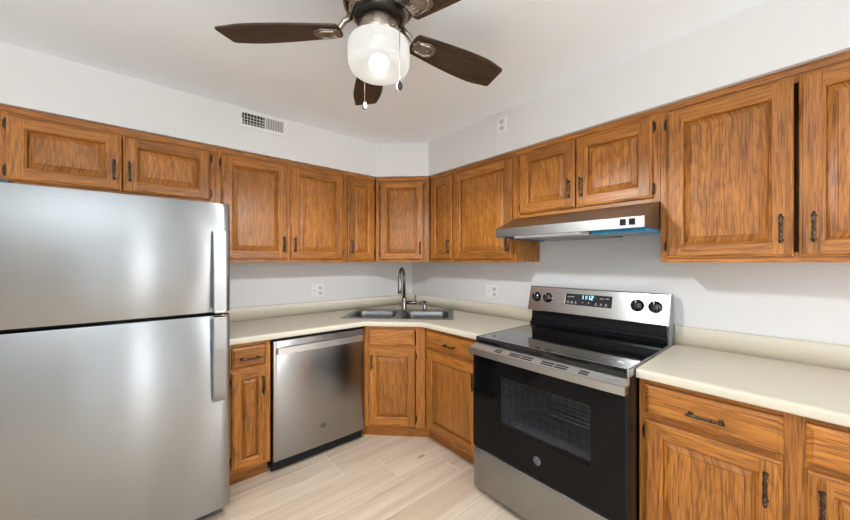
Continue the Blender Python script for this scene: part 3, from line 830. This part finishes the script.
# glass cooktop
b = MB()
b.prism([(-0.722, 0.886), (-0.727, 0.892), (-0.727, 0.908), (-0.720, 0.9165), (-0.708, 0.9195), (-0.075, 0.9195), (-0.075, 0.886)], 0.010, RW - 0.010, axis='x')
ck = b.build('cooktop', BLACKG, rg)
for x0, x1 in ((0.0005, 0.0095), (RW - 0.0095, RW - 0.0005)):
    MB().box(x0, x1, -0.722, -0.075, 0.887, 0.9205, bev=.002).build('side_trim', STEELH if x0 > 0.1 else BLACKE, ck)
MB().box(0.012, RW - 0.012, -0.7085, -0.7060, 0.9192, 0.9198).build('edge_line', MARK, ck)
def ringm(cx, cy, r, wd=0.0014):
    b = MB(); n = 56; z = 0.91975; q = []
    for k in range(n):
        a, c = 2 * math.pi * k / n, 2 * math.pi * (k + 1) / n
        q.append(((cx + r * math.cos(a), cy + r * math.sin(a), z), (cx + (r + wd) * math.cos(a), cy + (r + wd) * math.sin(a), z), (cx + (r + wd) * math.cos(c), cy + (r + wd) * math.sin(c), z), (cx + r * math.cos(c), cy + r * math.sin(c), z)))
    b.quads(q); return b.build('burner_ring', BURN, ck)
for cx, cy, r in ((0.590, -0.545, 0.135), (0.590, -0.545, 0.090), (0.210, -0.56, 0.10), (0.60, -0.235, 0.08), (0.21, -0.235, 0.105)): ringm(cx, cy, r)
MB().box(0.738, 0.765, -0.632, -0.607, 0.9192, 0.9199).build('printed_mark', PRINTW, ck)
# backguard
bg = MB()
bg.prism([(-0.0745, 0.888), (-0.0745, 0.9205), (-0.118, 0.9205), (-0.120, 0.926), (-0.108, 0.936), (-0.098, 0.944), (-0.096, 0.958), (-0.090, 0.962), (-0.086, 1.024), (-0.036, 1.024), (-0.036, 0.888)], -0.014, RW - 0.012, axis='x')
bgo = bg.build('back_panel', BLACKE, rg)
PZ0, PZ1, PY0, PY1 = 1.022, 1.190, -0.135, -0.092
b = MB()
b.prism([(PY0 + 0.012, PZ0), (PY0 + .002, PZ0 + .001), (PY0, PZ0 + 0.006), (PY1 - 0.001, PZ1 - 0.005), (PY1 + 0.004, PZ1), (-0.036, PZ1), (-0.036, PZ0)], -0.020, RW - 0.012, axis='x')
cp = b.build('control_panel', steel('panel_steel', 0.60, 0.25, 0.6), rg)
b = MB(); b.prism([(-0.088, 0.889), (-0.120, 1.0), (PY0 + 0.004, PZ0), (PY1 + 0.002, PZ1 - .002), (-0.034, PZ1 - .002), (-0.034, 0.889)], RW - 0.0115, RW - 0.0015, axis='x')
b.build('end_cap', simple('end_cap_steel', (0.40, 0.43, 0.47), 0.3, 1.0), cp)
tilt = math.atan2(PY1 - PY0, PZ1 - PZ0)
def on_panel(x, z, off=0.0):
    u = (z - PZ0) / (PZ1 - PZ0)
    return Matrix.Translation((x, PY0 + (PY1 - PY0) * u - off, z)) @ Matrix.Rotation(-tilt, 4, 'X')
def knob(x, z, ang):
    b = MB(); M = on_panel(x, z, 0.0005) @ Matrix.Rotation(R(90), 4, 'X')
    b.lathe([(0, 0), (0.034, 0), (0.034, 0.004), (0.029, 0.007), (0.0275, 0.020), (0.025, 0.0235), (0, 0.0235)], 28, 0, M)
    b.box(-0.006, 0.006, -0.026, 0.026, 0.022, 0.034, 0, bev=.003, M=M @ Matrix.Rotation(R(ang), 4, 'Z'))
    k = b.build('knob', BLACKG, cp)
    c = MB(); c.box(-0.0012, 0.0012, 0.010, 0.024, 0.0341, 0.0346, 0, M=M @ Matrix.Rotation(R(ang), 4, 'Z')); c.build('pointer', PRINTW, k)
    MB().cyl((on_panel(x, z - 0.052) @ Vector((0, 0, 0))), (on_panel(x, z - 0.052, 0.0012) @ Vector((0, 0, 0))), 0.004, seg=10).build('printed_dot', BLACKP, cp)
for yy in (-1.580, -1.664, -2.205, -2.291): knob(s - yy, 1.118, 0)
M = on_panel(s + 1.931, 1.125)
b = MB(); b.box(-0.142, 0.142, -0.0022, 0.001, -0.040, 0.032, 0, bev=.001, M=M); ds = b.build('display', BLACKG, cp)
b = MB(); b.box(-0.1465, -0.1435, -0.0025, 0.001, -0.040, 0.034, 0, M=M); b.build('display_edge', CHROME, ds)
SEG = {'1': 'bc', '2': 'abged', '0': 'abcdef'}
b = MB()
def digit(ch, x, z, wd=0.011, hh=0.024, th=0.0030):
    bars = {'a': (0, hh, 1), 'g': (0, hh / 2, 1), 'd': (0, 0, 1), 'f': (-wd / 2, hh * .75, 0), 'b': (wd / 2, hh * .75, 0), 'e': (-wd / 2, hh * .25, 0), 'c': (wd / 2, hh * .25, 0)}
    for sg in SEG[ch]:
        cx, cz, hor = bars[sg]
        if hor: b.box(x + cx - wd / 2, x + cx + wd / 2, -0.0032, -0.0024, z + cz - th / 2, z + cz + th / 2, 0, M=M)
        else: b.box(x + cx - th / 2, x + cx + th / 2, -0.0032, -0.0024, z + cz - hh / 4, z + cz + hh / 4, 0, M=M)
for ch, x in zip('1112', (-0.034, -0.016, 0.006, 0.026)): digit(ch, x, 0.001)
for zz in (0.007, 0.018): b.box(-0.0035, -0.0005, -0.0032, -0.0024, zz, zz + .003, 0, M=M)
b.build('clock_digits', DIGIT, ds)
b = MB()
for x, z, wd in ((-0.118, 0.008, .020), (-0.094, 0.010, .018), (0.084, 0.010, .022), (0.114, 0.012, .020)):
    b.box(x - wd / 2, x + wd / 2, -0.003, -0.0023, z, z + 0.004, 0, M=M)
for x in (-0.122, -0.098, -0.072, 0.052, 0.082, 0.110):
    b.box(x - .009, x + .009, -0.003, -0.0023, -0.030, -0.0275, 0, M=M); b.box(x - .004, x + .004, -0.003, -0.0023, -0.024, -0.017, 0, M=M)
for x in (-0.030, 0.008): b.box(x - .006, x + .006, -0.003, -0.0023, -0.022, -0.0195, 0, M=M)
b.box(0.0065, 0.0095, -0.003, -0.0023, -0.027, -0.015, 0, M=M)
b.build('touch_icons', MARK, ds)
# oven door
DZ_0, DZ_1, DY_ = 0.292, 0.852, -0.745
wx0, wx1, wz0, wz1 = 1.714 + s, 2.214 + s, 0.468, 0.735
b = MB(); zs_ = [DZ_0, wz0, wz1, DZ_1]; xs_ = [0.004, wx0, wx1, RW - 0.004]
for a in range(3):
    for c in range(3):
        if a == 1 and c == 1: continue
        b.box(xs_[a], xs_[a + 1], DY_, -0.705, zs_[c], zs_[c + 1])
od = b.build('oven_door', DOORG, rg)
b = MB(); b.box(wx0 + .0005, wx1 - .0005, DY_ + .002, DY_ + .006, wz0 + .0005, wz1 - .0005); b.build('oven_window', PANE, od)
b = MB()
for q in ((0.0005, 0.006, DZ_0, DZ_1), (RW - 0.006, RW - 0.0005, DZ_0, DZ_1)): b.box(q[0], q[1], DY_ - .001, -0.706, q[2], q[3])
b.box(0.004, RW - 0.004, DY_ - .0012, -0.706, DZ_0 - 0.006, DZ_0 - .0005)
b.build('door_edge', BLACKP, od)
# steel top band of the door with vent slots
b = MB()
BY0, BZ0, BY1, BZ1 = -0.783, 0.8665, -0.734, 0.8845
b.prism([(-0.705, DZ_1 + .0005), (DY_, DZ_1 + .0005), (BY0, 0.8630), (BY0, BZ0), (BY1, BZ1), (-0.705, BZ1)], 0.004, RW - 0.004, axis='x')
tb = b.build('vent_band', STEELB, od)
bt_ = math.atan2(BZ1 - BZ0, BY1 - BY0)
for x0, x1 in ((0.169, 0.212), (0.262, 0.329), (0.334, 0.396), (0.445, 0.510), (0.515, 0.576), (0.628, 0.669)):
    for u in (0.34, 0.66):
        M = Matrix.Translation(((x0 + x1) / 2, BY0 + (BY1 - BY0) * u, BZ0 + (BZ1 - BZ0) * u)) @ Matrix.Rotation(bt_, 4, 'X')
        b = MB(); b.box(-(x1 - x0) / 2, (x1 - x0) / 2, -0.0052, 0.0052, -0.002, 0.0009, bev=.0006, M=M); b.build('vent_slot', SLOT, tb)
# bar handle across the whole door
b = MB(); hz0, hz1 = 0.832, 0.8675
pts_o = []; pts_i = []
n = 24; HL = RW + 0.008
for k in range(n + 1):
    u = k / n; x = -0.004 + HL * u
    e = min(u, 1 - u) * HL
    off = 0.038 * min(1.0, (e / 0.05) ** 0.5) if e < 0.05 else 0.038
    off = 0.040 + 0.006 * (1 - (2 * u - 1) ** 4)
    pts_o.append((x, DY_ - off)); pts_i.append((x, DY_ - off + 0.007))
b.prism(pts_o + pts_i[::-1], hz0, hz1, bev=0.0)
for x0, x1 in ((-0.004, 0.012), (RW - 0.012, RW + 0.004)): b.box(x0, x1, DY_ - 0.034, DY_ - 0.0015, hz0 + .001, hz1 - .001, bev=.002)
hd = b.build('handle', STEELH, od)
b = MB(); b.box(RW + 0.0042, RW + 0.0052, DY_ - 0.022, DY_ - 0.012, hz0 + 0.008, hz1 - 0.010); b.build('end_slot', SLOT, hd)
emblem(od, 1.957 + s, DY_ - 0.0004, 0.375, 0.021, [simple('emblem_grey', (0.16, 0.16, 0.165), 0.4), SLOT])
# storage drawer
b = curved_front(0.002, RW - 0.002, 0.044, 0.280, -0.7005, -0.744, 0.0015, r=0.005)
sdw = b.build('storage_drawer', STEEL, rg); sdw.data.set_sharp_from_angle(angle=R(35))

# ------------------------------------------------------------------ range hood
s = -1.5435; HW = 0.8155
hd = root('range_hood', 'R', s, 'stainless under-cabinet range hood with blue protective film underneath', 'range hood')
HF = -0.535; HZ0, HZ1, HT = 1.519, 1.571, 1.658
b = MB(); t_ = 0.0025
b.prism([(HF, HZ1), (-0.318, HT), (-0.003, HT), (-0.003, HT - t_), (-0.318, HT - t_), (HF + .002, HZ1 - t_)], 0, HW, axis='x')
b.box(0, t_, -0.533, -0.003, HZ0, HZ1 - .002); b.box(HW - t_, HW, -0.533, -0.003, HZ0, HZ1 - .002)
for x0, x1 in ((0, t_), (HW - t_, HW)): b.prism([(-0.532, HZ1 - .003), (-0.318, HT - .001), (-0.003, HT - .001), (-0.003, HZ1 - .003)], x0, x1, axis='x')
b.build('canopy', steel('hood_steel', 0.36, 0.33, 0.4, tint=(0.93, 0.98, 1.03)), hd)
b = MB(); b.box(0, HW, HF, HF + 0.003, HZ0, HZ1, bev=.001); b.box(0, HW, HF + .003, HF + 0.018, HZ0, HZ0 + .0015)
fb = b.build('front_band', STEELF, hd)
for yv in (-2.271, -2.309):
    b = MB(); b.box(s - yv - 0.013, s - yv + 0.013, HF - 0.0015, HF, 1.533, 1.563, bev=.0006); sw_ = b.build('rocker_switch', BLACKP, fb)
    b = MB(); b.box(s - yv - 0.008, s - yv + 0.008, HF - 0.005, HF - .0015, 1.538, 1.558, bev=.0015); b.build('rocker', BLACKG, sw_)
b = MB(); zu = 1.545
b.box(t_, HW - t_, -0.515, -0.004, zu, zu + .003)
un = b.build('underside_pan', FILM, hd)
b = MB(); b.box(0.13, 0.57, -0.385, -0.06, 1.508, zu - .0005, bev=.003); 
t = NT('grease_mesh'); v_ = t.n('ShaderNodeTexVoronoi'); t.link(t.obj(), v_.inputs['Vector']); v_.inputs['Scale'].default_value = 160.0
t.link(t.mix(v_.outputs['Distance'], (0.42, 0.43, 0.44), (0.16, 0.17, 0.18)), t.p.inputs['Base Color']); t.set(Metallic=0.9, Roughness=0.35)
b.build('grease_filter', t.m, un)
b = MB(); b.box(0.575, HW - 0.004, -0.505, -0.30, 1.503, zu - .0005, bev=.003); b.build('switch_box', FILM, un)
b = MB(); b.box(0.005, 0.055, -0.34, -0.03, 1.511, zu - .0005, bev=.003); b.build('film_strip', FILM, un)
b = MB(); b.box(0.12, 0.52, -0.515, -0.40, 1.509, zu - .0005, bev=.004); b.build('light_lens', LEDS, un)

# ------------------------------------------------------------------ ceiling fan
FZ = 2.203
fan = bpy.data.objects.new('ceiling_fan', None); COL.objects.link(fan); fan.location = (FAN[0], FAN[1], 0)
tag(fan, 'five-blade ceiling fan with dark wood blades and a lit frosted drum shade', 'ceiling fan')
b = MB(); b.lathe([(0, H - .0005), (0.112, H - .0005), (0.120, H - 0.012), (0.127, H - 0.06), (0.129, 2.300), (0.127, 2.284), (0.121, 2.280), (0.115, 2.284), (0.110, 2.298), (0, 2.298)], 48)
b.build('motor_housing', PEWTER, fan)
b = MB(); b.lathe([(0, 2.2975), (0.090, 2.2975), (0.092, 2.262), (0.088, 2.236), (0.076, 2.228), (0, 2.228)], 40); b.build('flywheel', simple('dark_motor', (0.05, 0.045, 0.04), 0.35, 0.9), fan)
b = MB(); b.lathe([(0, 2.228), (0.062, 2.228), (0.070, 2.220), (0.070, 2.172), (0.062, 2.166), (0, 2.166)], 36); sw = b.build('switch_housing', PEWTER, fan)
b = MB(); b.lathe([(0.0925, 2.272), (0.103, 2.272), (0.106, 2.267), (0.106, 2.256), (0.101, 2.251), (0.0925, 2.251)], 40, close=False); b.build('flywheel_ring', NICKEL, fan)
b = MB(); b.lathe([(0, 2.166), (0.076, 2.166), (0.080, 2.160), (0.080, 2.152), (0.0, 2.152)], 40); b.build('shade_fitter', NICKEL, fan)
GR = 0.110
prof = [(0.080, 2.153), (0.095, 2.152), (GR - 0.005, 2.147), (GR, 2.138), (GR + .001, 2.10), (GR, 2.076), (GR - 0.006, 2.060), (GR - 0.018, 2.049), (GR - 0.035, 2.044), (0.05, 2.042), (0, 2.0415)]
b = MB(); b.lathe(prof, 48, close=False); sh = b.build('lamp_shade', FROST, fan)
b = MB(); b.lathe([(0, 2.050), (0.020, 2.053), (0.034, 2.066), (0.037, 2.080), (0.030, 2.096), (0.014, 2.108), (0, 2.110)], 24); b.build('bulb', BULB, sh).visible_shadow = True
def blade_mesh():
    b = MB()
    r0, r1 = 0.148, 0.580
    top = []; bot = []
    for k in range(15):
        u = k / 14; x = r0 + (r1 - r0 - 0.03) * u
        hw_ = 0.044 + 0.026 * math.sin(min(1.0, u * 1.25) * math.pi / 2)
        if u > .8: hw_ -= 0.012 * ((u - .8) / .2) ** 1.5
        top.append((x, hw_)); bot.append((x, -hw_))
    tip = [(r1 - 0.010, 0.0570), (r1 - 0.002, 0.053), (r1 + 0.001, 0.046), (r1 - 0.006, -0.047), (r1 - 0.010, -0.054), (r1 - 0.018, -0.0575)]
    top[-1] = (r1 - 0.03, 0.0590); bot[-1] = (r1 - 0.03, -0.0590)
    rootp = [(r0 - 0.008, -0.03), (r0 - 0.010, 0.0), (r0 - 0.008, 0.03)]
    poly = top + tip + bot[::-1] + rootp
    b.prism(poly, -0.003, 0.003, grain=('x', 0.06, 0.2, 3.0, 0.0))
    me = bpy.data.meshes.new('blade'); b.bm.to_mesh(me); b.bm.free(); me.materials.append(WALNUT); return me
BL = blade_mesh()
def iron_mesh():
    b = MB()
    b.tube([(0.098, 0.0, 0.046), (0.125, 0.0, 0.030), (0.150, 0, 0.002), (0.175, 0, -0.009)], [0.012, 0.010, 0.009, 0.008], 10)
    b.prism([(0.148, -0.022), (0.205, -0.034), (0.232, -0.024), (0.240, 0.0), (0.232, 0.024), (0.205, 0.034), (0.148, 0.022)], -0.010, -0.0035, bev=.002)
    b.tube([(0.160, -0.020, -0.011), (0.205, -0.024, -0.012), (0.222, -0.012, -0.012), (0.226, 0.0, -0.012), (0.222, 0.012, -0.012), (0.205, 0.024, -0.012), (0.160, 0.020, -0.011)], 0.005, 8)
    for x, y in ((0.175, -0.012), (0.175, 0.012), (0.208, 0.0)): b.cyl((x, y, -0.015), (x, y, -0.009), 0.006, seg=10)
    me = bpy.data.meshes.new('blade_iron'); b.bm.to_mesh(me); b.bm.free(); me.materials.append(IRONM); return me
IRONM = simple('iron_pewter', (0.36, 0.31, 0.26), 0.30, 1.0)
IR = iron_mesh()
for k in range(5):
    a = R(64.5 + 72 * k)
    e = Matrix.Rotation(a, 4, 'Z') @ Matrix.Rotation(R(-11), 4, 'X')
    bl = link('blade', BL, fan, (0, 0, FZ)); bl.rotation_euler = e.to_euler()
    ir = link('blade_iron', IR, bl)
fwv = Vector((math.sin(R(40.465)), math.cos(R(40.465)))); rtv = Vector((fwv.y, -fwv.x))
for dd, ll, z1 in ((-0.082, 0.080, 1.954), (0.090, -0.066, 1.972)):
    p = fwv * dd + rtv * ll; q = p.normalized() * 0.116
    b = MB(); b.cyl((q.x * 0.56, q.y * 0.56, 2.180), (q.x * 0.72, q.y * 0.72, 2.176), 0.0045, seg=10)
    b.tube([(q.x * 0.70, q.y * 0.70, 2.176), (q.x * 0.90, q.y * 0.90, 2.160), (q.x, q.y, 2.142), (q.x, q.y, 2.10), (q.x, q.y, z1 + 0.015)], 0.0015, 8)
    p = q
    c = b.build('pull_chain', NICKEL, fan)
    MB().lathe([(0, -0.016), (0.007, -0.013), (0.0105, -0.003), (0.0085, 0.008), (0.004, 0.015), (0, 0.017)], 16, M=Matrix.Translation((p.x, p.y, z1))).build('pull_knob', simple('pull_knob_dark', (0.03, 0.03, 0.03), 0.5), c)

# ------------------------------------------------------------------ air register on the soffit
s = -1.7516
vt = root('air_vent', 'L', s, 'white metal air register on the soffit above the tall two-door cabinet', 'vent')
y0 = -SL - 0.0005; W_, Z0, Z1 = 0.3185, 2.277, 2.402
b = MB(); fw_ = 0.026
b.prism([(0, Z0), (W_, Z0), (W_, Z0 + fw_), (0, Z0 + fw_)], y0 - 0.005, y0, axis='y', bev=.0015)
b.prism([(0, Z1 - 0.022), (W_, Z1 - 0.022), (W_, Z1), (0, Z1)], y0 - 0.005, y0, axis='y', bev=.0015)
for x0, x1 in ((0, fw_), (W_ - fw_, W_), (0.166, 0.174)): b.box(x0, x1, y0 - 0.005, y0, Z0 + fw_ + .0002, Z1 - .0222)
b.build('frame', WHITEV, vt)
b = MB(); b.box(fw_, W_ - fw_, y0 - 0.0008, y0 - .0002, Z0 + fw_, Z1 - 0.022); b.build('duct_opening', DUCT, vt)
b = MB()
for k in range(7):
    x = fw_ + 0.010 + k * 0.0195; b.box(x, x + 0.0022, y0 - 0.0045, y0 - .001, Z0 + fw_, Z1 - .022)
for k in range(3):
    z = Z0 + fw_ + 0.012 + k * 0.02; b.box(fw_, 0.166, y0 - 0.003, y0 - .001, z, z + 0.003)
b.build('open_louvers', WHITEV, vt)
b = MB()
for k in range(7):
    x = 0.1745 + 0.002 + k * 0.0168
    b.box(-0.0075, 0.0075, -0.0006, 0.0006, Z0 + fw_, Z1 - .022, M=Matrix.Translation((x + 0.007, y0 - 0.0028, 0)) @ Matrix.Rotation(R(14), 4, 'Z'))
b.build('closed_louvers', simple('louver_grey', (0.50, 0.48, 0.46), 0.45), vt)
MB().box(fw_ - 0.004, fw_ + 0.004, y0 - 0.012, y0 - 0.005, Z1 - 0.060, Z1 - 0.035, bev=.001).build('damper_lever', DARKG, vt)
for xx in (0.010, W_ - 0.010): MB().cyl((xx, y0 - 0.0048, (Z0 + Z1) / 2), (xx, y0 - 0.0065, (Z0 + Z1) / 2), 0.0035, seg=10).build('screw', MARK, vt)

# ------------------------------------------------------------------ outlets
def plate(o, x0, x1, z0, z1, y0):
    MB().box(x0, x1, y0 - 0.007, y0 - .0005, z0, z1, bev=.0022).build('plate', PLATE, o)
def duplex(o, x, z, y0, hgt=0.10):
    b = MB()
    for dz in (-0.0225, 0.0225): b.prism([(px + x, pz + z + dz) for px, pz in rrect(-0.017, 0.017, -0.0155, 0.0155, 0.010, 4)], y0 - 0.0085, y0 - 0.0068, axis='y')
    r = b.build('receptacle', RECEP, o)
    b = MB()
    for dz in (-0.0225, 0.0225):
        for dx in (-0.0065, 0.0065): b.box(x + dx - .0012, x + dx + .0012, y0 - 0.0092, y0 - 0.0084, z + dz - 0.002, z + dz + 0.008)
        b.cyl((x, y0 - 0.0084, z + dz - 0.008), (x, y0 - 0.0092, z + dz - 0.008), 0.0026, seg=10)
    b.build('slots', SLOT, r)
    MB().cyl((x, y0 - 0.0058, z), (x, y0 - 0.0075, z), 0.003, seg=10).build('screw', MARK, o)
def toggle(o, x, z, y0):
    b = MB(); b.box(x - 0.0055, x + 0.0055, y0 - 0.0075, y0 - 0.0058, z - 0.013, z + 0.013, bev=.0008)
    b.box(x - 0.004, x + 0.004, -0.018, 0.0, -0.004, 0.004, bev=.001, M=Matrix.Translation((0, y0 - 0.006, z)) @ Matrix.Rotation(R(-25), 4, 'X'))
    b.build('toggle', WHITEV, o)
    for dz in (-0.032, 0.032): MB().cyl((x, y0 - 0.0058, z + dz), (x, y0 - 0.0075, z + dz), 0.003, seg=10).build('screw', MARK, o)
o = root('wall_outlet', 'R', -1.4495, 'white duplex outlet plate high on the soffit, above the wide single-door cabinet', 'outlet')
plate(o, -0.0385, 0.0385, 2.262, 2.370, -SR); duplex(o, 0, 2.316, -SR)
o = root('switch_outlet_plate', 'L', -1.068, 'white switch and outlet plate on the wall above the dishwasher', 'outlet')
plate(o, -0.0605, 0.0605, 1.054, 1.168, 0); toggle(o, -0.029, 1.111, 0); duplex(o, 0.029, 1.111, 0)
o = root('switch_outlet_plate', 'R', -1.099, 'white switch and outlet plate on the wall between the sink and the range', 'outlet')
plate(o, -0.0605, 0.0605, 1.059, 1.172, 0); toggle(o, -0.029, 1.115, 0); duplex(o, 0.029, 1.115, 0)
